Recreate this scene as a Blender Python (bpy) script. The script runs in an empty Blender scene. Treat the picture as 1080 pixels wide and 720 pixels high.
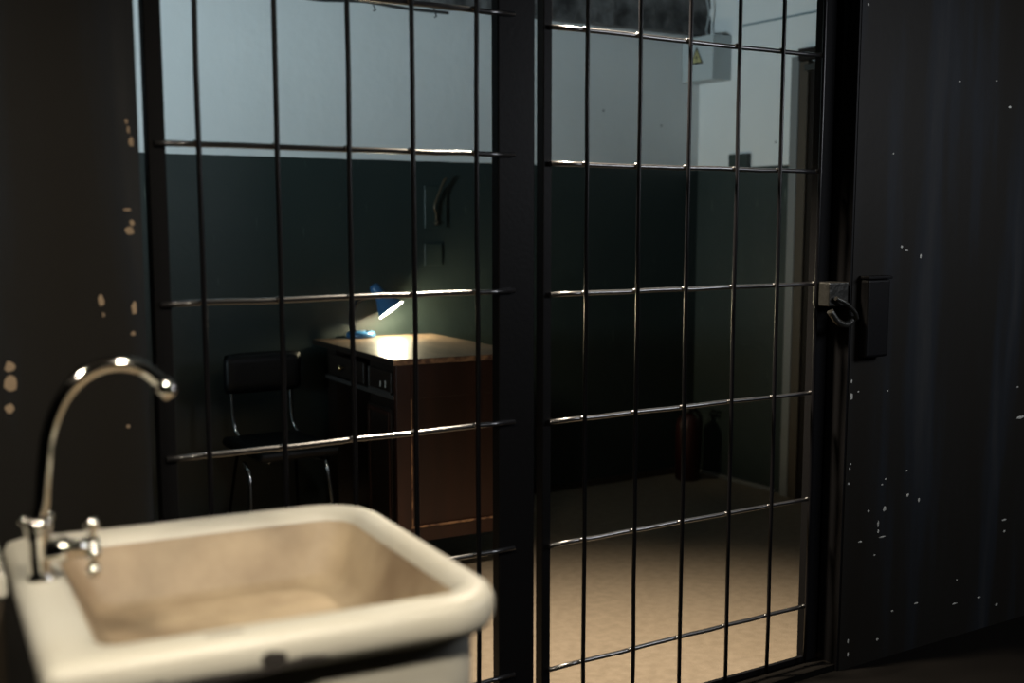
import bpy, bmesh, math, random
from mathutils import Vector, Matrix

S = bpy.context.scene
COL = S.collection
random.seed(7)
PI = math.pi
R = math.radians

# ------------------------------------------------------------------ camera
YAW, PITCH = R(33.2), math.atan(161.6 / 1252.0)
cd = bpy.data.cameras.new('camera')
cam = bpy.data.objects.new('camera', cd)
COL.objects.link(cam)
cam.location = (0, 0, 1.30)
cam.rotation_euler = (PI / 2 - PITCH, 0, -YAW)
cd.sensor_fit = 'HORIZONTAL'
cd.sensor_width = 36.0
cd.lens = 36.0 * 1252.0 / 1080.0
cd.shift_x = -(547 - 540) / 1080.0
cd.shift_y = (393 - 360) / 1080.0
cd.clip_start = 0.05
cd.dof.use_dof = True
cd.dof.focus_distance = 3.35
cd.dof.aperture_fstop = 2.1
cd.dof.aperture_blades = 9
S.camera = cam

# ------------------------------------------------------------------ view / world
S.view_settings.view_transform = 'Standard'
S.view_settings.look = 'None'
S.view_settings.exposure = 0.0
S.view_settings.gamma = 1.0
S.view_settings.use_curve_mapping = False
w = bpy.data.worlds.new('world')
S.world = w
w.use_nodes = True
w.node_tree.nodes['Background'].inputs[0].default_value = (0.02, 0.03, 0.04, 1)
w.node_tree.nodes['Background'].inputs[1].default_value = 0.2


def light(name, kind, loc, target, power, color, **kw):
    d = bpy.data.lights.new(name, kind)
    d.energy = power
    d.color = color
    for k, v in kw.items():
        setattr(d, k, v)
    o = bpy.data.objects.new(name, d)
    COL.objects.link(o)
    o.location = loc
    dv = Vector(target) - Vector(loc)
    o.rotation_euler = dv.to_track_quat('-Z', 'Y').to_euler()
    return o


# warm shaded lamp hanging just behind the bars
GL = (1.82, 2.50, 2.10)
light('gate_light', 'SPOT', GL, (1.68, 2.15, 0), 540, (1.0, 0.84, 0.64), spot_size=R(100), spot_blend=0.85, shadow_soft_size=0.07)
# warm lamp of the cell, behind and above the sink
CLP = (0.65, 0.15, 2.35)
light('cell_light', 'AREA', CLP, (0.40, 1.35, 0.84), 11, (1.0, 0.88, 0.71), shape='DISK', size=0.26, spread=R(80))
CLQ = (-0.55, 0.75, 2.35)
light('cell_light', 'AREA', CLQ, (0.40, 1.40, 0.84), 7.5, (1.0, 0.88, 0.71), shape='DISK', size=0.26, spread=R(85))
# added cool fill to brighten the right cell wall, no window there
light('cell_fill_light', 'AREA', (3.4, 0.6, 1.8), (3.1, 2.26, 0.8), 18, (0.90, 0.93, 1.0), shape='RECTANGLE', size=0.8, size_y=0.5)
# cool light of the corridor beyond the bars
light('corridor_light', 'AREA', (-0.9, 2.85, 1.1), (2.9, 4.6, 2.75), 17, (0.69, 0.905, 0.99),
      shape='RECTANGLE', size=0.5, size_y=0.5, spread=R(66))


# ------------------------------------------------------------------ materials
def mat(name, col, rough=0.5, metal=0.0, var=None, vscale=8, bump=0.0, bscale=60, spec=None, coat=0.0, stretch=(1, 1, 1)):
    m = bpy.data.materials.new(name)
    m.use_nodes = True
    nt = m.node_tree
    b = nt.nodes['Principled BSDF']
    b.inputs['Roughness'].default_value = rough
    b.inputs['Metallic'].default_value = metal
    if spec is not None:
        b.inputs['Specular IOR Level'].default_value = spec
    if coat:
        b.inputs['Coat Weight'].default_value = coat
    b.inputs['Base Color'].default_value = (*col, 1)
    tc = nt.nodes.new('ShaderNodeTexCoord')
    mp = nt.nodes.new('ShaderNodeMapping')
    mp.inputs['Scale'].default_value = stretch
    nt.links.new(tc.outputs['Object'], mp.inputs[0])
    if var:
        n = nt.nodes.new('ShaderNodeTexNoise')
        n.inputs['Scale'].default_value = vscale
        n.inputs['Detail'].default_value = 6
        nt.links.new(mp.outputs[0], n.inputs['Vector'])
        r = nt.nodes.new('ShaderNodeValToRGB')
        r.color_ramp.elements[0].position = 0.35
        r.color_ramp.elements[1].position = 0.65
        r.color_ramp.elements[0].color = (*col, 1)
        r.color_ramp.elements[1].color = (*var, 1)
        nt.links.new(n.outputs[0], r.inputs[0])
        nt.links.new(r.outputs[0], b.inputs['Base Color'])
    if bump:
        n = nt.nodes.new('ShaderNodeTexNoise')
        n.inputs['Scale'].default_value = bscale
        n.inputs['Detail'].default_value = 4
        nt.links.new(mp.outputs[0], n.inputs['Vector'])
        bp = nt.nodes.new('ShaderNodeBump')
        bp.inputs['Strength'].default_value = bump
        bp.inputs['Distance'].default_value = 0.01
        nt.links.new(n.outputs[0], bp.inputs['Height'])
        nt.links.new(bp.outputs[0], b.inputs['Normal'])
    return m


def emis(name, col, s):
    m = bpy.data.materials.new(name)
    m.use_nodes = True
    b = m.node_tree.nodes['Principled BSDF']
    b.inputs['Base Color'].default_value = (*col, 1)
    b.inputs['Emission Color'].default_value = (*col, 1)
    b.inputs['Emission Strength'].default_value = s
    return m


def two_tone():
    """white distemper above, glossy dark green oil paint below 1.551 m"""
    m = bpy.data.materials.new('two_tone_paint')
    m.use_nodes = True
    nt = m.node_tree
    N, Lk = nt.nodes, nt.links
    b = N['Principled BSDF']
    g = N.new('ShaderNodeNewGeometry')
    sx = N.new('ShaderNodeSeparateXYZ')
    Lk.new(g.outputs['Position'], sx.inputs[0])
    n0 = N.new('ShaderNodeTexNoise')
    n0.inputs['Scale'].default_value = 9
    Lk.new(g.outputs['Position'], n0.inputs['Vector'])
    ma = N.new('ShaderNodeMath'); ma.operation = 'MULTIPLY_ADD'
    ma.inputs[1].default_value = 0.005
    Lk.new(n0.outputs[0], ma.inputs[0]); Lk.new(sx.outputs['Z'], ma.inputs[2])
    gt = N.new('ShaderNodeMath'); gt.operation = 'GREATER_THAN'
    gt.inputs[1].default_value = 1.5535
    Lk.new(ma.outputs[0], gt.inputs[0])
    # green with slight blotches
    n1 = N.new('ShaderNodeTexNoise'); n1.inputs['Scale'].default_value = 2.2; n1.inputs['Detail'].default_value = 8
    Lk.new(g.outputs['Position'], n1.inputs['Vector'])
    r1 = N.new('ShaderNodeValToRGB')
    r1.color_ramp.elements[0].position = .35; r1.color_ramp.elements[1].position = .7
    r1.color_ramp.elements[0].color = (0.0170, 0.0255, 0.0245, 1)
    r1.color_ramp.elements[1].color = (0.0218, 0.031, 0.0290, 1)
    Lk.new(n1.outputs[0], r1.inputs[0])
    # fine pale scratches in the green paint
    mp = N.new('ShaderNodeMapping'); mp.inputs['Scale'].default_value = (60, 60, 6); mp.inputs['Rotation'].default_value = (0, 0.25, 0)
    Lk.new(g.outputs['Position'], mp.inputs[0])
    n2 = N.new('ShaderNodeTexNoise'); n2.inputs['Scale'].default_value = 1.0; n2.inputs['Detail'].default_value = 2
    Lk.new(mp.outputs[0], n2.inputs['Vector'])
    r2 = N.new('ShaderNodeValToRGB')
    r2.color_ramp.elements[0].position = .70; r2.color_ramp.elements[1].position = .80
    r2.color_ramp.elements[0].color = (0, 0, 0, 1); r2.color_ramp.elements[1].color = (.5, .5, .5, 1)
    Lk.new(n2.outputs[0], r2.inputs[0])
    mx = N.new('ShaderNodeMix'); mx.data_type = 'RGBA'
    Lk.new(r2.outputs[0], mx.inputs[0]); Lk.new(r1.outputs[0], mx.inputs[6]); mx.inputs[7].default_value = (.16, .19, .15, 1)
    # white
    r3 = N.new('ShaderNodeValToRGB')
    r3.color_ramp.elements[0].color = (0.56, 0.57, 0.57, 1)
    r3.color_ramp.elements[1].color = (0.64, 0.65, 0.65, 1)
    Lk.new(n1.outputs[0], r3.inputs[0])
    # tiny dark specks in the white
    v = N.new('ShaderNodeTexVoronoi'); v.inputs['Scale'].default_value = 5.0
    Lk.new(g.outputs['Position'], v.inputs['Vector'])
    lt = N.new('ShaderNodeMath'); lt.operation = 'LESS_THAN'; lt.inputs[1].default_value = 0.035
    Lk.new(v.outputs['Distance'], lt.inputs[0])
    mw = N.new('ShaderNodeMix'); mw.data_type = 'RGBA'
    Lk.new(lt.outputs[0], mw.inputs[0]); Lk.new(r3.outputs[0], mw.inputs[6]); mw.inputs[7].default_value = (.2, .2, .2, 1)
    mm = N.new('ShaderNodeMix'); mm.data_type = 'RGBA'
    Lk.new(gt.outputs[0], mm.inputs[0]); Lk.new(mx.outputs[2], mm.inputs[6]); Lk.new(mw.outputs[2], mm.inputs[7])
    Lk.new(mm.outputs[2], b.inputs['Base Color'])
    mr = N.new('ShaderNodeMapRange')
    mr.inputs['To Min'].default_value = 0.42; mr.inputs['To Max'].default_value = 0.8
    Lk.new(gt.outputs[0], mr.inputs[0]); Lk.new(mr.outputs[0], b.inputs['Roughness'])
    n4 = N.new('ShaderNodeTexNoise'); n4.inputs['Scale'].default_value = 14; n4.inputs['Detail'].default_value = 5
    Lk.new(g.outputs['Position'], n4.inputs['Vector'])
    bp = N.new('ShaderNodeBump'); bp.inputs['Strength'].default_value = 0.25; bp.inputs['Distance'].default_value = 0.01
    Lk.new(n4.outputs[0], bp.inputs['Height']); Lk.new(bp.outputs[0], b.inputs['Normal'])
    return m


def cell_paint():
    """dark oil paint of the cell wall, blotchy reflections painted in as streaks"""
    m = bpy.data.materials.new('cell_wall_paint')
    m.use_nodes = True
    nt = m.node_tree
    N, Lk = nt.nodes, nt.links
    b = N['Principled BSDF']
    g = N.new('ShaderNodeNewGeometry')
    mp = N.new('ShaderNodeMapping'); mp.inputs['Scale'].default_value = (7, 7, 0.7)
    Lk.new(g.outputs['Position'], mp.inputs[0])
    n = N.new('ShaderNodeTexNoise'); n.inputs['Scale'].default_value = 1; n.inputs['Detail'].default_value = 5
    Lk.new(mp.outputs[0], n.inputs['Vector'])
    r = N.new('ShaderNodeValToRGB')
    e = r.color_ramp.elements
    e[0].position = .3; e[0].color = (.0115, .0100, .0078, 1)
    e[1].position = .72; e[1].color = (.026, .027, .028, 1)
    x = e.new(.5); x.color = (.0125, .0118, .0105, 1)
    x = e.new(.6); x.color = (.014, .016, .019, 1)  # bluish tone painted in for reflections on the wall
    Lk.new(n.outputs[0], r.inputs[0])
    Lk.new(r.outputs[0], b.inputs['Base Color'])
    b.inputs['Roughness'].default_value = 0.55
    b.inputs['Specular IOR Level'].default_value = 0.14
    n2 = N.new('ShaderNodeTexNoise'); n2.inputs['Scale'].default_value = 25; n2.inputs['Detail'].default_value = 6
    Lk.new(g.outputs['Position'], n2.inputs['Vector'])
    bp = N.new('ShaderNodeBump'); bp.inputs['Strength'].default_value = 0.12; bp.inputs['Distance'].default_value = 0.005
    Lk.new(n2.outputs[0], bp.inputs['Height']); Lk.new(bp.outputs[0], b.inputs['Normal'])
    return m


M = dict(
    wall=two_tone(),
    cellwall=cell_paint(),
    chip=mat('bare_plaster', (0.30, 0.22, 0.14), 0.8),
    chip2=mat('bare_plaster_grey', (0.42, 0.42, 0.38), 0.8),
    ceil=mat('ceiling_paint', (0.3, 0.3, 0.29), 0.8),
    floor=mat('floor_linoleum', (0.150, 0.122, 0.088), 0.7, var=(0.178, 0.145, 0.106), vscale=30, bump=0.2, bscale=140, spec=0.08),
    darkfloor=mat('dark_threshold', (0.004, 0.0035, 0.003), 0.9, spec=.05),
    beam=mat('rough_render', (0.022, 0.021, 0.021), 0.85, var=(0.13, 0.125, 0.125), vscale=9, bump=1.0, bscale=22),
    steel=mat('black_painted_steel', (0.003, 0.003, 0.0035), 0.5, bump=0.04, bscale=90, spec=.15),
    bar=mat('black_bar_steel', (0.010, 0.010, 0.011), 0.30, spec=1.0, coat=1.0),
    barv=mat('black_bar_steel_dull', (0.004, 0.004, 0.005), 0.28, spec=.3),
    greysteel=mat('dark_grey_steel', (0.003, 0.003, 0.0035), 0.7, spec=.1, bump=0.1, bscale=80),
    lock=mat('worn_lock_steel', (0.07, 0.07, 0.065), 0.33, metal=0.8, bump=0.2, bscale=60),
    chrome=mat('chrome', (0.75, 0.73, 0.68), 0.08, metal=1.0),
    dullchrome=mat('dull_chrome', (0.42, 0.44, 0.45), 0.18, metal=1.0),
    brass=mat('dull_brass', (0.45, 0.33, 0.16), 0.3, metal=1.0),
    agedbrass=mat('aged_brass', (0.07, 0.055, 0.035), 0.35, metal=0.6),
    enamel=mat('sink_enamel', (0.56, 0.55, 0.485), 0.42, var=(0.52, 0.50, 0.425), vscale=5),
    basin=mat('sink_stained_basin', (0.46, 0.37, 0.25), 0.55, var=(0.22, 0.16, 0.10), vscale=5),
    stamp=mat('faint_stamp', (0.36, 0.34, 0.29), 0.5),
    chip_shadow=mat('sink_chip_shadow', (0.02, 0.017, 0.015), 0.7),  # enamel chips and the painted lip shadow
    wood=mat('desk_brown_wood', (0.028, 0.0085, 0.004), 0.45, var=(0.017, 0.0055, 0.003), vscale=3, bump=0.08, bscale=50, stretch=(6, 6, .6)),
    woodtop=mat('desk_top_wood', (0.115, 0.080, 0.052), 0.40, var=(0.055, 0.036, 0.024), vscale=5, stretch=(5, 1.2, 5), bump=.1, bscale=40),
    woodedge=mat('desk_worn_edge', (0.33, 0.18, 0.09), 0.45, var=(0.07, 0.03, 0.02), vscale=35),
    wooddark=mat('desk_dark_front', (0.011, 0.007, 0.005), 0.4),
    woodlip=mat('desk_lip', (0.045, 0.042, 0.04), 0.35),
    paper=mat('pale_mark', (0.45, 0.45, 0.42), 0.6),
    vinyl=mat('black_vinyl', (0.003, 0.0035, 0.004), 0.45, spec=.25, bump=0.1, bscale=150),
    blue=mat('blue_enamel', (0.022, 0.085, 0.19), 0.3),
    darkneck=mat('dark_gooseneck', (0.006, 0.007, 0.009), 0.55, spec=.2),
    shadein=mat('lamp_white_lining', (0.6, 0.6, 0.58), 0.5),
    bulb=emis('lit_bulb', (1.0, 0.93, 0.72), 12),
    tube=emis('lit_tube', (1.0, 0.80, 0.55), 4),
    boxwhite=mat('box_white_enamel', (0.36, 0.39, 0.40), 0.5),
    boxside=mat('box_grey', (0.15, 0.20, 0.22), 0.5),
    yellow=mat('sign_yellow', (0.34, 0.31, 0.14), 0.6),
    black=mat('sign_black', (0.01, 0.01, 0.01), 0.5),
    jamb=mat('door_jamb_tan', (0.045, 0.033, 0.022), 0.6),
    archi=mat('architrave_grey', (0.15, 0.155, 0.155), 0.5),
    doordark=mat('dark_brown_door', (0.007, 0.0045, 0.0035), 0.6, spec=.2),
    green=mat('green_painted_steel', (0.020, 0.030, 0.027), 0.45),
    red=mat('extinguisher_red', (0.022, 0.003, 0.0025), 0.4),
    cable=mat('grey_cable', (0.25, 0.27, 0.28), 0.5),
    cabledark=mat('dark_cable', (0.03, 0.03, 0.03), 0.5),
    ledge=mat('brown_ledge_paint', (0.035, 0.027, 0.018), 0.5),
)


# ------------------------------------------------------------------ mesh helpers
def bx(bm, lo, hi, mi=0, bev=0.0):
    x0, y0, z0 = lo; x1, y1, z1 = hi
    t = bmesh.new()
    vs = [t.verts.new(p) for p in [(x0, y0, z0), (x1, y0, z0), (x1, y1, z0), (x0, y1, z0), (x0, y0, z1), (x1, y0, z1), (x1, y1, z1), (x0, y1, z1)]]
    for f in [(0, 3, 2, 1), (4, 5, 6, 7), (0, 1, 5, 4), (1, 2, 6, 5), (2, 3, 7, 6), (3, 0, 4, 7)]:
        t.faces.new([vs[i] for i in f])
    if bev:
        bmesh.ops.bevel(t, geom=t.edges[:], offset=bev, segments=3, profile=0.5, affect='EDGES')
    for f in t.faces:
        f.material_index = mi
    me = bpy.data.meshes.new('t'); t.to_mesh(me); t.free()
    bm.from_mesh(me); bpy.data.meshes.remove(me)


def tube(bm, pts, r, seg=14, cap=True, mi=0):
    pts = [Vector(p) for p in pts]
    rs = r if isinstance(r, (list, tuple)) else [r] * len(pts)
    rings = []
    prev = None
    for i, p in enumerate(pts):
        if i == 0: d = pts[1] - p
        elif i == len(pts) - 1: d = p - pts[i - 1]
        else: d = (pts[i + 1] - p).normalized() + (p - pts[i - 1]).normalized()
        d.normalize()
        if prev is None:
            a = Vector((0, 0, 1)) if abs(d.z) < .9 else Vector((1, 0, 0))
            n = d.cross(a).normalized()
        else:
            n = (prev - d * prev.dot(d)).normalized()
        prev = n
        b = d.cross(n)
        rings.append([bm.verts.new(p + (n * math.cos(2 * PI * k / seg) + b * math.sin(2 * PI * k / seg)) * rs[i]) for k in range(seg)])
    for i in range(len(rings) - 1):
        for k in range(seg):
            f = bm.faces.new([rings[i][k], rings[i][(k + 1) % seg], rings[i + 1][(k + 1) % seg], rings[i + 1][k]])
            f.smooth = True; f.material_index = mi
    if cap:
        f = bm.faces.new(rings[0][::-1]); f.material_index = mi
        f = bm.faces.new(rings[-1]); f.material_index = mi


def lathe(bm, prof, origin=(0, 0, 0), axis=(0, 0, 1), seg=32, mi=0, close=True):
    ax = Vector(axis).normalized()
    q = Vector((0, 0, 1)).rotation_difference(ax)
    o = Vector(origin)
    rings = []
    for (r, z) in prof:
        rings.append([bm.verts.new(o + q @ Vector((r * math.cos(2 * PI * k / seg), r * math.sin(2 * PI * k / seg), z))) for k in range(seg)])
    for i in range(len(rings) - 1):
        for k in range(seg):
            f = bm.faces.new([rings[i][k], rings[i][(k + 1) % seg], rings[i + 1][(k + 1) % seg], rings[i + 1][k]])
            f.smooth = True; f.material_index = mi
    if close:
        for rg, rev in ((rings[0], True), (rings[-1], False)):
            try:
                f = bm.faces.new(rg[::-1] if rev else rg); f.material_index = mi
            except ValueError:
                pass


def ball(bm, c, r, mi=0, sc=(1, 1, 1)):
    res = bmesh.ops.create_uvsphere(bm, u_segments=16, v_segments=10, radius=r)
    for v in res['verts']:
        v.co = Vector((v.co.x * sc[0], v.co.y * sc[1], v.co.z * sc[2])) + Vector(c)
        for f in v.link_faces:
            f.smooth = True; f.material_index = mi


def sm(pts, n=6):
    """Catmull-Rom smoothing of a list of points"""
    P = [Vector(p) for p in pts]
    P = [P[0] * 2 - P[1]] + P + [P[-1] * 2 - P[-2]]
    out = []
    for i in range(1, len(P) - 2):
        for k in range(n):
            t = k / n
            out.append(0.5 * ((2 * P[i]) + (P[i + 1] - P[i - 1]) * t + (2 * P[i - 1] - 5 * P[i] + 4 * P[i + 1] - P[i + 2]) * t * t + (3 * P[i] - P[i - 1] - 3 * P[i + 1] + P[i + 2]) * t ** 3))
    out.append(P[-2])
    return out


def obj(name, bm, mats, parent=None, label=None):
    me = bpy.data.meshes.new(name)
    bmesh.ops.recalc_face_normals(bm, faces=bm.faces[:])
    bm.to_mesh(me); bm.free()
    o = bpy.data.objects.new(name, me)
    COL.objects.link(o)
    for m in (mats if isinstance(mats, (list, tuple)) else [mats]):
        me.materials.append(M[m])
    if parent: o.parent = parent
    if label: o['label'] = label
    return o


def box(name, lo, hi, m, parent=None, bev=0.0, label=None):
    bm = bmesh.new(); bx(bm, lo, hi, 0, bev)
    return obj(name, bm, m, parent, label)


def tag(o, label, cat, group=None):
    o['label'] = label; o['category'] = cat
    if group: o['group'] = group
    return o


def thing(name, label, cat, loc=(0, 0, 0), rz=0.0, group=None):
    o = bpy.data.objects.new(name, None); COL.objects.link(o)
    o.empty_display_size = 0.05
    o.location = loc; o.rotation_euler = (0, 0, rz)
    return tag(o, label, cat, group)


def struct(o):
    o['kind'] = 'structure'
    return o


def blob(bm, cx, cz, w_, h_, y, mi, rnd):
    """an irregular flake on a wall facing -Y"""
    n = 9
    vs = []
    for k in range(n):
        a = 2 * PI * k / n
        q = 0.65 + 0.45 * rnd.random()
        vs.append(bm.verts.new((cx + w_ / 2 * math.cos(a) * q, y, cz + h_ / 2 * math.sin(a) * q)))
    c = bm.verts.new((cx, y - 0.0008, cz))
    for k in range(n):
        f = bm.faces.new([vs[k], vs[(k + 1) % n], c]); f.material_index = mi


# ------------------------------------------------------------------ room shell
X0, X1, Y0, YB, ZC = -1.6, 4.096, -1.8, 4.601, 2.85
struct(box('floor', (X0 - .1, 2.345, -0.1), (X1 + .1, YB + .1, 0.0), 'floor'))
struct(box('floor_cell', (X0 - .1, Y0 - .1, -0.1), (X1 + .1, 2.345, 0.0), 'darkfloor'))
struct(box('ceiling', (X0 - .1, Y0 - .1, ZC), (X1 + .1, YB + .1, ZC + .1), 'ceil'))
struct(box('wall_back', (X0 - .1, YB, 0), (X1 + .1, YB + .12, ZC), 'wall'))
struct(box('wall_right', (X1, 2.41, 0), (X1 + .12, YB, ZC), 'wall'))
struct(box('wall_left', (X0 - .12, 2.41, 0), (X0, YB, ZC), 'wall'))
struct(box('wall_cell_right', (X1, Y0, 0), (X1 + .12, 2.41, ZC), 'cellwall'))
struct(box('wall_cell_left', (X0 - .12, Y0, 0), (X0, 2.41, ZC), 'cellwall'))
struct(box('wall_rear', (X0, Y0 - .12, 0), (X1, Y0, ZC), 'cellwall'))

# partition with the opening for the bars; flakes of missing paint belong to it
WF, WK = 2.26, 2.40
OL, OR, OT = 0.636, 2.590, 2.18
bm = bmesh.new()
bx(bm, (X0, WF, 0), (OL, WK, ZC))
bx(bm, (OR, WF, 0), (X1, WK, ZC))
bx(bm, (OL, WF, OT), (OR, WK, ZC))
rnd = random.Random(3)
CL = [(0.615, 1.479, 0.0069, 0.0103), (0.618, 1.464, 0.0052, 0.0138), (0.622, 1.442, 0.0087, 0.0207), (0.61, 1.318, 0.0139, 0.0052), (0.618, 1.294, 0.0087, 0.014), (0.613, 1.28, 0.0157, 0.014), (0.556, 1.151, 0.0103, 0.0211), (0.559, 1.125, 0.0051, 0.0088), (0.615, 1.135, 0.0106, 0.025), (0.611, 1.087, 0.0088, 0.0089), (0.393, 1.04, 0.0175, 0.0204), (0.392, 1.009, 0.0207, 0.0308), (0.388, 0.963, 0.0191, 0.0172), (0.595, 0.912, 0.0071, 0.0073)]
CR = [(2.613, 1.878, 0.0114, 0.0074), (3.189, 1.712, 0.0092, 0.0055), (3.26, 1.638, 0.0188, 0.0084), (2.79, 1.223, 0.0124, 0.0081), (2.812, 1.212, 0.0166, 0.0054), (2.875, 1.194, 0.0085, 0.0165), (2.738, 1.484, 0.008, 0.0052), (3.016, 1.699, 0.0087, 0.0054), (2.754, 0.809, 0.0083, 0.0056), (2.629, 0.816, 0.0079, 0.0055), (2.853, 0.562, 0.0086, 0.0058), (2.761, 0.548, 0.0084, 0.0057), (2.746, 0.533, 0.0083, 0.0057), (2.762, 0.46, 0.0168, 0.0201), (2.692, 0.461, 0.0123, 0.0085), (2.862, 0.487, 0.013, 0.0116), (2.915, 0.465, 0.0088, 0.0147), (2.736, 0.418, 0.0083, 0.0201), (2.737, 0.395, 0.0083, 0.0115), (2.755, 0.375, 0.0337, 0.0058), (2.661, 0.375, 0.0204, 0.0057), (2.725, 0.325, 0.0083, 0.0058), (3.398, 0.672, 0.0406, 0.0124), (3.375, 0.772, 0.01, 0.0061), (3.342, 0.344, 0.0252, 0.0063), (3.346, 0.306, 0.0101, 0.0095), (3.115, 0.184, 0.0094, 0.0062), (3.23, 0.106, 0.0196, 0.0063), (3.326, 0.066, 0.0151, 0.0097), (2.923, 0.143, 0.0179, 0.006), (3.111, 0.108, 0.0285, 0.0047), (2.815, 0.139, 0.013, 0.0059), (2.752, 0.063, 0.0127, 0.0089), (2.6, 0.848, 0.0078, 0.0135), (2.602, 0.805, 0.0118, 0.0218), (2.608, 0.61, 0.0079, 0.0055), (2.605, 0.597, 0.0079, 0.0083), (2.603, 0.553, 0.0079, 0.0083), (2.624, 0.083, 0.0081, 0.0145), (2.626, 0.042, 0.0082, 0.0175)]
for c in CL: blob(bm, c[0], c[1], c[2] * 1.15, c[3] * 1.1, WF - 0.0006, 1, rnd)
for c in CR: blob(bm, c[0], c[1], c[2], c[3], WF - 0.0006, 2, rnd)
struct(obj('wall_front', bm, ['cellwall', 'chip', 'chip2']))
# dark sill under the bars
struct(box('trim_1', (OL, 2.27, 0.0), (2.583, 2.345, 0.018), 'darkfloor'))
struct(box('trim_4', (2.583, 2.262, 0.0), (2.5895, 2.398, OT), 'steel'))  # black lining added so the lamplit jamb stays dark
# rough dark beam high on the back wall
bm = bmesh.new()
nx, nz = 90, 14
rr = random.Random(5)
grid = [[bm.verts.new((X0 + 0.3 + (X1 - 0.001 - X0 - 0.3) * i / nx, 4.53 + rr.uniform(-.006, .006), 2.199 + rr.uniform(-.004, .004) * (j == 0) + 0.5 * j / nz)) for i in range(nx + 1)] for j in range(nz + 1)]
for j in range(nz):
    for i in range(nx):
        bm.faces.new([grid[j][i], grid[j][i + 1], grid[j + 1][i + 1], grid[j + 1][i]])
backb = [bm.verts.new((v.co.x, YB - .001, v.co.z)) for v in grid[0]]
backt = [bm.verts.new((v.co.x, YB - .001, v.co.z)) for v in grid[nz]]
for i in range(nx):
    bm.faces.new([grid[0][i + 1], grid[0][i], backb[i], backb[i + 1]])
    bm.faces.new([grid[nz][i], grid[nz][i + 1], backt[i + 1], backt[i]])
struct(obj('trim_2', bm, 'beam'))
# cable moulding along the right wall
struct(box('trim_3', (X1 - .006, 2.45, 2.214), (X1, 4.30, 2.222), 'boxside'))
struct(box('baseboard_right', (X1 - .012, 4.0, 0), (X1, YB, 0.018), 'archi'))
struct(box('baseboard_back', (X0, YB - .012, 0), (X1 - .012, YB, 0.03), 'ledge'))

# ------------------------------------------------------------------ door in the right wall
d = bpy.data.objects.new('door_1', None); COL.objects.link(d); struct(d)
d.location = (X1, 3.45, 0)
def dpart(name, lo, hi, m, bev=0.002):
    bm = bmesh.new(); bx(bm, (lo[0] - X1, lo[1] - 3.45, lo[2]), (hi[0] - X1, hi[1] - 3.45, hi[2]), 0, bev)
    return obj(name, bm, m, d)
dpart('door_leaf', (X1 - .020, 3.02, 0.01), (X1 - .001, 3.842, 2.0), 'doordark')
dpart('architrave', (X1 - .035, 3.898, 0), (X1 - .001, 3.945, 2.03), 'archi')
dpart('door_jamb', (X1 - .032, 3.845, 0), (X1 - .001, 3.897, 2.005), 'jamb')
dpart('door_lintel', (X1 - .045, 2.96, 2.008), (X1 - .001, 3.896, 2.06), 'doordark')
dpart('door_closer', (X1 - .075, 3.50, 1.955), (X1 - .046, 3.83, 1.985), 'lock')

# ------------------------------------------------------------------ grille and gate
YH, YV, RB = 2.318, 2.3065, 0.0059
def bead(bm, x, z):
    ball(bm, (x - .003, YH - .004, z + .003), 0.0062, sc=(1.2, 1, .8))

def grille(root, xs, zs, x0, x1, zbot, ztop, wob):
    q = random.Random(wob)
    for z in zs:
        bm = bmesh.new()
        pts = [(x0 + (x1 - x0) * t / 12, YH, z + q.uniform(-.0012, .0012)) for t in range(13)]
        tube(bm, pts, RB, 12)
        for x in xs:
            bead(bm, x, z)
        obj('horizontal_bar', bm, 'bar', root)
    for x in xs:
        bm = bmesh.new()
        pts = [(x + q.uniform(-.0012, .0012), YV, zbot + (ztop - zbot) * t / 12) for t in range(13)]
        tube(bm, pts, RB * 0.93, 12)
        obj('vertical_bar', bm, 'barv', root)

YP = 2.3250
g = thing('fixed_grille', 'fixed black barred grille left of the gate, seen behind the sink', 'grille', (0, 0, 0))
box('stile', (0.672, YP, 0.0), (0.706, YP + .03, 2.14), 'steel', g, .002)
box('stile', (1.466, YP, 0.0), (1.5665, YP + .03, 2.14), 'steel', g, .003)
box('rail', (0.707, YP + .001, 2.10), (1.465, YP + .028, 2.138), 'steel', g, .002)
box('rail', (0.707, YP + .001, 0.02), (1.465, YP + .028, 0.05), 'steel', g, .002)
grille(g, [0.765, 0.927, 1.086, 1.237, 1.398], [2.072, 1.7597, 1.4465, 1.1354, 0.8268, 0.5208, 0.2046], 0.682, 1.505, 0.03, 2.115, 1)

g2 = thing('barred_gate', 'black barred gate right of the thick centre post, with lock box', 'gate', (1.58, YP, 0))
g2.location = (0, 0, 0)
box('stile', (1.591, YP, 0.022), (1.615, YP + .03, 2.12), 'steel', g2, .002)
box('stile', (2.514, YP, 0.022), (2.566, YP + .03, 2.12), 'greysteel', g2, .003)
box('rail', (1.616, YP + .001, 2.085), (2.513, YP + .028, 2.118), 'steel', g2, .002)
box('rail', (1.616, YP + .001, 0.022), (2.513, YP + .012, 0.040), 'steel', g2, .002)
grille(g2, [1.7035, 1.8625, 2.0215, 2.1875, 2.3455, 2.497], [2.049, 1.741, 1.4298, 1.1225, 0.8163, 0.5107, 0.1952], 1.606, 2.512, 0.030, 2.10, 2)
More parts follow.
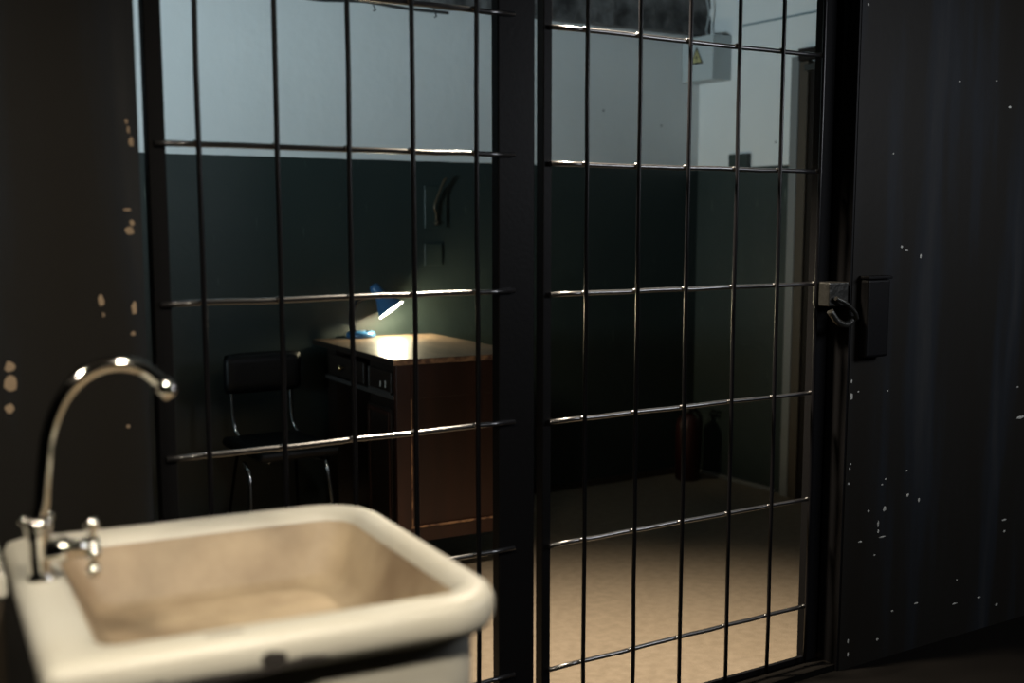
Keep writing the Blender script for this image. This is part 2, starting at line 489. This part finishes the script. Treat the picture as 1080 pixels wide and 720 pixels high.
# lock on the gate stile
lk = box('lock_case', (2.500, 2.262, 1.062), (2.578, 2.324, 1.128), 'lock', g2, .004)
bm = bmesh.new()
tube(bm, sm([(2.515, 2.252, 1.085), (2.55, 2.246, 1.070), (2.585, 2.244, 1.045), (2.598, 2.246, 1.025)]), 0.006)
tube(bm, sm([(2.505, 2.262, 1.050), (2.53, 2.256, 1.020), (2.565, 2.254, 1.010), (2.598, 2.26, 1.025)]), 0.010)
obj('latch_handle', bm, 'lock', g2)
box('bolt', (2.579, 2.285, 1.080), (2.582, 2.31, 1.105), 'lock', g2, .002)
# outer frame post of the gate
t = box('frame_post', (2.568, 2.345, 0.02), (2.5825, 2.385, 2.14), 'steel', None, .002)
tag(t, 'narrow black steel frame post between gate and right-hand cell wall', 'post')

sb = thing('strike_box', 'black steel strike box on the dark wall beside the gate lock', 'lock box', (2.664, WF, 1.0))
bm = bmesh.new(); bx(bm, (-.048, -.034, -.085), (.046, -.0005, .135), 0, .008)
obj('box_body', bm, 'steel', sb)
bm = bmesh.new(); bx(bm, (-.050, -.037, .1355), (.050, -.0005, .144), 0, .002)
obj('box_lid', bm, 'steel', sb)

# ------------------------------------------------------------------ desk
dk = thing('wooden_desk', 'old brown wooden desk with drawers standing against the back wall', 'desk', (1.894, 3.701, 0), -0.0719)
# local: +x along the short end panel, +y along the length towards the back wall
ZT = 0.81
bm = bmesh.new()
bx(bm, (0.004, 0.004, ZT - .022), (0.549 - .004, 0.855, ZT), 0, .0035)
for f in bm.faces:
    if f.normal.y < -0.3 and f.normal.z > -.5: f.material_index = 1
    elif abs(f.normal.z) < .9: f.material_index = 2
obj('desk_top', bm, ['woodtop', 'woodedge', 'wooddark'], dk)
zb = 0.14
ztb = ZT - .0225
# near pedestal carcass: end panel framed with stiles and rails
box('end_panel', (.022, .022, zb + .01), (.527, .034, ztb), 'wood', dk)
box('end_stile', (.018, .013, zb), (.074, .036, ztb - .0005), 'wood', dk, .002)
box('end_stile', (.475, .013, zb), (.531, .036, ztb - .0005), 'wood', dk, .002)
box('end_rail', (.0745, .0145, .665), (.4745, .0335, ztb - .0005), 'wood', dk, .002)
box('end_rail', (.0745, .0145, zb), (.4745, .0335, .192), 'wood', dk, .002)
bm = bmesh.new()
bx(bm, (.07, .0105, .192), (.475, .016, .199), 0, .001)
bx(bm, (.0725, .0105, .192), (.0775, .0145, .665), 0, .001)
obj('panel_moulding', bm, 'woodedge', dk)
box('pedestal_body', (.035, .0365, zb), (.528, .30, ztb - .001), 'wooddark', dk)
box('knee_panel', (.500, .301, .30), (.525, .66, ztb - .001), 'wooddark', dk)
box('pedestal_body', (.035, .66, zb), (.528, .76, ztb - .001), 'wooddark', dk)
box('drawer_rail', (.020, .05, .660), (.0345, .755, .677), 'woodlip', dk, .002, 'pale worn drawer rail')
dr = box('drawer', (.022, .072, .684), (.0345, .268, .758), 'wooddark', dk, .002)
box('drawer_frame', (.016, .068, .678), (.0215, .273, .686), 'woodlip', dr, .001)
box('drawer_frame', (.016, .268, .684), (.0215, .274, .760), 'woodlip', dr, .001)
box('label_slip', (.0205, .165, .695), (.0218, .172, .716), 'paper', dr)
box('label_slip', (.0205, .118, .697), (.0218, .125, .722), 'paper', dr)
dr = box('drawer', (.022, .335, .684), (.0345, .70, .765), 'wooddark', dk, .002)
bm = bmesh.new(); lathe(bm, [(.001, 0), (.005, .002), (.005, .01), (.012, .016), (.012, .022), (.001, .026)], (.0215, .54, .724), (-1, 0, 0), 16)
obj('knob', bm, 'brass', dr)
dd = box('pedestal_door', (.020, .070, .165), (.0345, .288, .625), 'wooddark', dk, .002)
bm = bmesh.new()
for lo, hi in (((.0135, .078, .60), (.0195, .280, .615)), ((.0135, .078, .18), (.0195, .280, .195)), ((.0135, .078, .195), (.0195, .093, .60)), ((.0135, .265, .195), (.0195, .280, .60))):
    bx(bm, lo, hi, 0, .001)
obj('door_moulding', bm, 'wood', dd)
for (x, y) in ((.04, .05), (.47, .05), (.04, .70), (.47, .70)):
    bm = bmesh.new(); bx(bm, (x, y, 0.0), (x + .045, y + .045, zb - .0005), 0, .002)
    obj('leg', bm, 'wooddark', dk)

# ------------------------------------------------------------------ desk lamp
lp = thing('desk_lamp', 'small lit blue desk lamp with dark gooseneck standing on the desk', 'lamp', (2.160, 4.510, ZT))
bm = bmesh.new(); lathe(bm, [(.002, .0003), (.059, .0003), (.062, .006), (.061, .018), (.056, .024), (.002, .026)], seg=40)
obj('base', bm, 'blue', lp)
bm = bmesh.new(); bx(bm, (.018, -.030, .0255), (.030, -.014, .031), 0, .001)
obj('switch', bm, 'black', lp)
HD = Vector((.45, -.40, -.80)).normalized()       # where the shade points
CAP = Vector((.062, -.010, .208))
bm = bmesh.new()
tube(bm, sm([(-.028, .016, .025), (-.034, .016, .075), (-.030, .014, .115), (-.008, .008, .150), (.025, .0, .168), (.055, -.006, .178)]), .0105)
obj('gooseneck', bm, 'darkneck', lp)
bm = bmesh.new()
prof = [(.001, -.012), (.014, -.011), (.021, -.004), (.0235, .006), (.0240, .040), (.028, .050), (.036, .066), (.050, .092), (.060, .118), (.0615, .1185), (.0590, .117), (.049, .091), (.034, .066), (.024, .052), (.001, .050)]
lathe(bm, prof, CAP, HD, 40)
for f in bm.faces:
    pass
sh = obj('lamp_shade', bm, ['blue', 'shadein'], lp)
for p in sh.data.polygons:
    c = p.center - CAP
    zz = c.dot(HD); rad = (c - HD * zz).length
    # inner lining
    if zz > .049 and p.normal.dot(c - HD * zz) < 0.0: p.material_index = 1
bm = bmesh.new(); ball(bm, CAP + HD * .088, .021)
obj('bulb', bm, 'bulb', lp)
light('desk_lamp_light', 'POINT', Vector((2.160, 4.510, ZT)) + CAP + HD * .126, Vector((2, 4, 0)), 17, (1.0, .88, .57), shadow_soft_size=.026)

# ------------------------------------------------------------------ chair
ch = thing('office_chair', 'black padded chair with chrome tube frame left of the desk', 'chair', (1.655, 4.18, 0))
def L(x, y, z): return (x - 1.655, y - 4.18, z)
bm = bmesh.new()
bx(bm, L(1.500, 3.965, .437), L(1.815, 4.375, .475), 0, .016)
obj('seat', bm, 'vinyl', ch)
# curved back pad
bm = bmesh.new()
nn = 16
fr = []
for s_, dy in ((0, -.018), (1, .018)):
    row = []
    for j in range(9):
        z = .636 + .157 * j / 8
        row.append([])
        for i in range(nn + 1):
            u_ = -1 + 2 * i / nn
            v_ = -1 + 2 * j / 8
            e = (1 - abs(u_) ** 8) ** .5 * (1 - abs(v_) ** 6) ** .5
            y = 4.37 + (.012 * u_ * u_ * -1) + dy * e
            row[-1].append(bm.verts.new(L(1.668 + .157 * u_ * (1 - .04 * abs(v_) ** 6), y, z + (-.006 * abs(u_) ** 6 * v_) )))
    fr.append(row)
for s_ in (0, 1):
    for j in range(8):
        for i in range(nn):
            q = fr[s_]
            f = bm.faces.new([q[j][i], q[j][i + 1], q[j + 1][i + 1], q[j + 1][i]]); f.smooth = True
bmesh.ops.remove_doubles(bm, verts=bm.verts[:], dist=.0006)
obj('backrest', bm, 'vinyl', ch)
for s_ in (-1, 1):
    x = 1.672 + s_ * .120
    bm = bmesh.new()
    tube(bm, sm([L(x, 4.39, .70), L(x, 4.388, .60), L(x + .002, 4.382, .52), L(x + .012, 4.36, .47), L(x + .016, 4.30, .431), L(x + .012, 4.05, .428)]), .0085)
    obj('back_tube', bm, 'dullchrome', ch)
for s_ in (-1, 1):
    xf = 1.602 + s_ * .148
    bm = bmesh.new()
    tube(bm, sm([L(xf + .02 * -s_, 4.06, .427), L(xf, 3.985, .425), L(xf, 3.955, .395), L(xf + s_ * .010, 3.93, .25), L(xf + s_ * .03, 3.90, 0.009)]), .0085)
    ball(bm, L(xf + s_ * .03, 3.90, 0.010), .010)
    obj('leg', bm, 'dullchrome', ch)
for s_ in (-1, 1):  # rear legs: shade put in as a darker steel
    xr = 1.70 + s_ * .12
    bm = bmesh.new()
    tube(bm, sm([L(xr - s_ * .01, 4.25, .427), L(xr, 4.37, .42), L(xr + s_ * .003, 4.42, .38), L(xr + s_ * .02, 4.46, .19), L(xr + s_ * .04, 4.49, 0.009)]), .006)
    ball(bm, L(xr + s_ * .04, 4.49, 0.010), .010)
    obj('leg', bm, 'greysteel', ch, 'rear leg darkened as if in shade')

# ------------------------------------------------------------------ things on the corridor walls
eb = thing('electrical_box', 'small white electrical box with a yellow lightning warning triangle', 'electrical box', (4.036, 4.45, 2.075))
bm = bmesh.new(); bx(bm, (-.061, -.075, -.105), (.0595, .148, .105), 0, .003)
eo = obj('box_body', bm, 'boxwhite', eb)
# warning triangle on the face looking left (-X)
def tri(bm, c, r, x, mi=0):
    vs = [bm.verts.new((x, c[0] + r * math.sin(a), c[1] + r * math.cos(a))) for a in (0, 2 * PI / 3, 4 * PI / 3)]
    f = bm.faces.new(vs); f.material_index = mi
bm = bmesh.new()
tri(bm, (.040, .003), .056, -.0618, 0)
tri(bm, (.040, .003), .040, -.0624, 1)
zz = [(.006, .027), (-.012, -.003), (.000, -.001), (-.006, -.020), (.012, .007), (.001, .006)]
vs = [bm.verts.new((-.0630, .040 + a, .003 + b)) for a, b in zz]
bm.faces.new(vs)
bx(bm, (-.0636, .036, -.020), (-.0630, .0395, -.014), 0)
obj('warning_sign', bm, ['black', 'yellow'], eb)

t = box('junction_box', (X1 - .03, 4.223, 1.546), (X1 - .0005, 4.349, 1.614), 'green', None, .003)
tag(t, 'small dark junction box on the paint line of the right wall', 'junction box')
bm = bmesh.new()
tube(bm, sm([(4.015, 4.485, 2.60), (4.02, 4.488, 2.42), (4.045, 4.485, 2.30), (4.035, 4.49, 2.22), (4.02, 4.46, 2.182)]), .0045)
tag(obj('wall_cable', bm, 'cable'), 'thin pale cable dropping to the electrical box', 'cable')
bm = bmesh.new()
pts = [(1.2 + .2 * i, 4.520 - .0, 2.184 - .016 * abs(math.sin(i * PI / 2.6))) for i in range(8)]
tube(bm, sm(pts), .007)
for x in (2.245, 2.53):
    tube(bm, sm([(x, 4.52, 2.19), (x, 4.512, 2.165), (x + .004, 4.505, 2.150), (x - .008, 4.50, 2.143)]), .003)
tag(obj('ceiling_cable', bm, 'cabledark'), 'dark sagging cable with hooks under the beam on the back wall', 'cable')

sw = thing('wall_switch', 'green painted plate with a bent metal lever on back wall above desk', 'switch', (2.565, YB, 1.355))
bm = bmesh.new(); bx(bm, (-.050, -.012, -.092), (.060, -.0005, .090), 0, .003)
obj('back_plate', bm, 'green', sw)
bm = bmesh.new()
tube(bm, sm([(.005, -.016, -.062), (.0, -.024, -.03), (-.012, -.030, .0), (.004, -.032, .045), (.030, -.036, .105), (.045, -.036, .122)]), [.006] * 31)
ball(bm, (.004, -.020, -.070), .011)
obj('lever', bm, 'agedbrass', sw)
t = box('wall_plate', (2.515, YB - .008, 1.100), (2.602, YB - .0005, 1.196), 'green', None, .002)
tag(t, 'flat square cover plate painted green below the wall lever', 'cover plate')

# fire extinguisher in the far corner
fe = thing('fire_extinguisher', 'red fire extinguisher standing in the dark far corner', 'fire extinguisher', (3.93, 4.45, 0))
bm = bmesh.new(); lathe(bm, [(.001, .0003), (.056, .0003), (.062, .012), (.062, .27), (.055, .305), (.030, .330), (.018, .336), (.001, .338)], seg=32)
obj('cylinder', bm, 'red', fe)
bm = bmesh.new(); lathe(bm, [(.001, .336), (.014, .336), (.014, .362), (.001, .364)], seg=16)
bx(bm, (-.012, -.05, .362), (.012, .03, .372), 0, .002)
bx(bm, (-.012, -.055, .384), (.012, .02, .392), 0, .002)
obj('valve', bm, 'black', fe)
bm = bmesh.new(); tube(bm, sm([(.01, .0, .35), (.05, -.01, .345), (.075, -.01, .28), (.074, -.005, .12), (.072, -.005, .07)]), .008)
obj('hose', bm, 'black', fe)

# ------------------------------------------------------------------ sink (rotated 6 degrees)
ZR = 0.842
UA = R(-6)
sk = thing('enamel_sink', 'old cream enamel sink with stained basin in the foreground', 'sink', (0, 0, 0), UA)

def rrect(u0, u1, v0, v1, r, n=10, rl=None):
    """rounded rectangle, right corners radius r, left corners rl"""
    rl = r if rl is None else rl
    out = []
    for (cx, cy, rad, a0) in ((u1 - r, v1 - r, r, 0), (u0 + rl, v1 - rl, rl, 90), (u0 + rl, v0 + rl, rl, 180), (u1 - r, v0 + r, r, 270)):
        for k in range(n + 1):
            a = R(a0 + 90 * k / n)
            out.append((cx + rad * math.cos(a), cy + rad * math.sin(a)))
    return out

OU = (.100, .648, 1.258, 1.838)
IN = (.168, .602, 1.322, 1.785)
def ring(bm, o, dz, ins, r, rl, base=OU):
    return [bm.verts.new((x, y, dz)) for x, y in rrect(base[0] + ins[0], base[1] - ins[1], base[2] + ins[2], base[3] - ins[3], r, 10, rl)]

def loft(bm, rings, mi=0):
    for a, b in zip(rings, rings[1:]):
        n = len(a)
        for k in range(n):
            f = bm.faces.new([a[k], a[(k + 1) % n], b[(k + 1) % n], b[k]]); f.smooth = True; f.material_index = mi

# rim: rolled ring from inner edge over the top to the lip underneath
bm = bmesh.new()
q4 = lambda a: (a,) * 4
rr_ = []
rr_.append(ring(bm, 0, ZR - .018, q4(-.002), .052, .03, IN))
rr_.append(ring(bm, 0, ZR - .006, q4(-.008), .058, .034, IN))
rr_.append(ring(bm, 0, ZR, q4(-.020), .066, .040, IN))
rr_.append(ring(bm, 0, ZR, q4(.016), .082, .016))
rr_.append(ring(bm, 0, ZR - .005, q4(.005), .090, .020))
rr_.append(ring(bm, 0, ZR - .015, q4(.000), .094, .022))
rr_.append(ring(bm, 0, ZR - .034, q4(.000), .094, .022))
rr_.append(ring(bm, 0, ZR - .046, q4(.006), .088, .018))
rr_.append(ring(bm, 0, ZR - .048, q4(.030), .070, .012))
loft(bm, rr_)
obj('rim', bm, 'enamel', sk)
# basin
bm = bmesh.new()
rb = [ring(bm, 0, ZR - .0185, q4(-.002), .052, .03, IN),
      ring(bm, 0, ZR - .030, q4(.003), .050, .03, IN),
      ring(bm, 0, ZR - .088, q4(.030), .052, .035, IN),
      ring(bm, 0, ZR - .099, q4(.037), .050, .035, IN),
      ring(bm, 0, ZR - .104, q4(.052), .045, .03, IN),
      ring(bm, 0, ZR - .111, q4(.150), .03, .02, IN)]
loft(bm, rb)
bm.faces.new(rb[-1])
obj('basin', bm, 'basin', sk)
bm = bmesh.new(); lathe(bm, [(.001, 0), (.012, 0), (.020, .002), (.024, .001), (.026, -.001)], (.36, 1.555, ZR - .1125), seg=24)
obj('drain', bm, 'chrome', sk)
# body under the rim
bm = bmesh.new()
rb = [ring(bm, 0, ZR - .0485, q4(.028), .070, .02),
      ring(bm, 0, ZR - .10, q4(.028), .070, .02),
      ring(bm, 0, ZR - .22, q4(.030), .070, .02),
      ring(bm, 0, ZR - .26, q4(.065), .060, .02)]
loft(bm, rb)
bm.faces.new(rb[-1][::-1])
obj('body', bm, 'enamel', sk)
# black enamel chips on the front lip, plus its shadow streak painted on
bm = bmesh.new()
for (u_, z_, w_, h_) in ((.150, ZR - .036, .034, .020), (.340, ZR - .030, .030, .026), (.375, ZR - .036, .075, .010), (.27, ZR - .040, .16, .011), (.205, ZR - .037, .04, .010)):
    n = 12
    vs = []
    for k in range(n):
        a = 2 * PI * k / n; q = .75 + .4 * random.random()
        vs.append(bm.verts.new((u_ + w_ / 2 * math.cos(a) * q, OU[2] - .0012, z_ + h_ / 2 * math.sin(a) * q)))
    c = bm.verts.new((u_, OU[2] - .002, z_))
    for k in range(n): bm.faces.new([vs[k], vs[(k + 1) % n], c])
obj('chip_and_shadow', bm, 'chip_shadow', sk)
bm = bmesh.new(); bx(bm, (.270, 1.279, ZR - .0002), (.312, 1.292, ZR + .0006))
obj('maker_stamp', bm, 'stamp', sk, 'faint grey rectangular stamp on the front rim')
# pedestal leg of the sink down to the floor
bm = bmesh.new()
rb = [[bm.verts.new((x, y, z)) for x, y in rrect(.26 - e, .50 + e, 1.42 - e, 1.68 + e, .05, 8)] for z, e in ((ZR - .258, .03), (ZR - .34, .0), (.12, .0), (.0005, .03))]
loft(bm, rb); bm.faces.new(rb[0]); bm.faces.new(rb[-1][::-1])
obj('pedestal', bm, 'enamel', sk)

# ------------------------------------------------------------------ faucet
fb_u, fb_v = .1294, 1.592
tp = thing('chrome_faucet', 'tall chrome swan-neck faucet standing on the sink back edge', 'faucet', (fb_u * math.cos(UA) - fb_v * math.sin(UA), fb_u * math.sin(UA) + fb_v * math.cos(UA), ZR + .0005), UA)
bm = bmesh.new(); lathe(bm, [(.001, 0), (.0165, 0), (.0165, .003), (.014, .006), (.013, .010), (.013, .052), (.016, .056), (.016, .072), (.012, .076), (.001, .077)], seg=28)
obj('faucet_body', bm, 'chrome', tp)
bm = bmesh.new()
pts = [(0, 0, .074), (.006, 0, .10), (.010, 0, .137), (.019, 0, .191), (.037, 0, .233), (.060, 0, .258), (.0835, 0, .270), (.109, 0, .2725), (.134, 0, .266), (.152, 0, .252), (.164, 0, .239)]
sp = sm(pts)
tube(bm, sp, [.0095] * len(sp), 20)
lathe(bm, [(.0105, -.002), (.0125, 0), (.0125, .018), (.0105, .020)], (.160, 0, .2435), (.62, 0, -.78), 20)
obj('spout', bm, 'chrome', tp)
bm = bmesh.new(); lathe(bm, [(.001, .066), (.0165, .066), (.0175, .072), (.0165, .080), (.001, .081)], seg=20)
ball(bm, (-.016, 0, .079), .0065); ball(bm, (.015, 0.0, .081), .005)
obj('collar', bm, 'chrome', tp)
bm = bmesh.new(); lathe(bm, [(.001, .006), (.014, .006), (.014, .022), (.0165, .024), (.0165, .034), (.0125, .038), (.0125, .056), (.001, .057)], (0, 0, .037), (1, -.12, 0), 24)
obj('valve', bm, 'chrome', tp)
bm = bmesh.new()
c = Vector((.064, -.008, .036))
lathe(bm, [(.001, -.006), (.010, -.005), (.011, .0), (.010, .007), (.001, .009)], c, (1, -.12, 0), 20)
for a in (0, 90, 180, 270):
    dvec = Vector((-.12 * math.sin(R(a)) * -1, math.sin(R(a)), math.cos(R(a)))) if False else Vector((.10 * math.sin(R(a)), math.sin(R(a)), math.cos(R(a))))
    tube(bm, [c + dvec * .006, c + dvec * .022, c + dvec * .030], [.0045, .0045, .006], 10)
    ball(bm, c + dvec * .031, .0095)
obj('cross_handle', bm, 'chrome', tp)

# low ledge beside the sink
lg = thing('low_ledge', 'low dark brown masonry ledge with pale top left of the sink', 'ledge', (0, 0, 0), UA)
bm = bmesh.new(); bx(bm, (-.20, 1.652, 0), (.088, 1.88, .805), 0, .004)
obj('ledge_body', bm, 'ledge', lg)
bm = bmesh.new(); bx(bm, (-.20, 1.645, .8055), (.094, 1.885, .842), 0, .008)
obj('ledge_top', bm, 'enamel', lg)

# ------------------------------------------------------------------ lamp above the bars
cl = thing('hanging_lamp', 'warm shaded lamp hanging from the ceiling just behind the bars', 'lamp', (GL[0], GL[1], ZC))
bm = bmesh.new(); lathe(bm, [(.001, -.0005), (.05, -.0005), (.05, -.02), (.001, -.025)], seg=24)
obj('ceiling_cup', bm, 'steel', cl)
bm = bmesh.new(); tube(bm, [(0, 0, -.02), (0, 0, -.52)], .004)
obj('cord', bm, 'cabledark', cl)
bm = bmesh.new(); lathe(bm, [(.020, -.52), (.024, -.58), (.13, -.68), (.133, -.70), (.128, -.70), (.020, -.585), (.017, -.53)], seg=32, close=False)
obj('lamp_shade', bm, 'steel', cl)
bm = bmesh.new(); ball(bm, (0, 0, -.62), .03)
obj('bulb', bm, 'tube', cl)
for k, (P, lab) in enumerate(((CLP, 'round warm lamp on the cell ceiling, the right one'), (CLQ, 'round warm lamp on the cell ceiling, the left one'))):
    cl = thing('ceiling_lamp', lab, 'lamp', (P[0], P[1], ZC))
    bm = bmesh.new(); lathe(bm, [(.001, -.0005), (.08, -.0005), (.08, -.02), (.012, -.03), (.012, P[2] - ZC + .06), (.10, P[2] - ZC + .05), (.14, P[2] - ZC + .03), (.001, P[2] - ZC + .02)], seg=32)
    obj('lamp_body', bm, 'steel', cl)
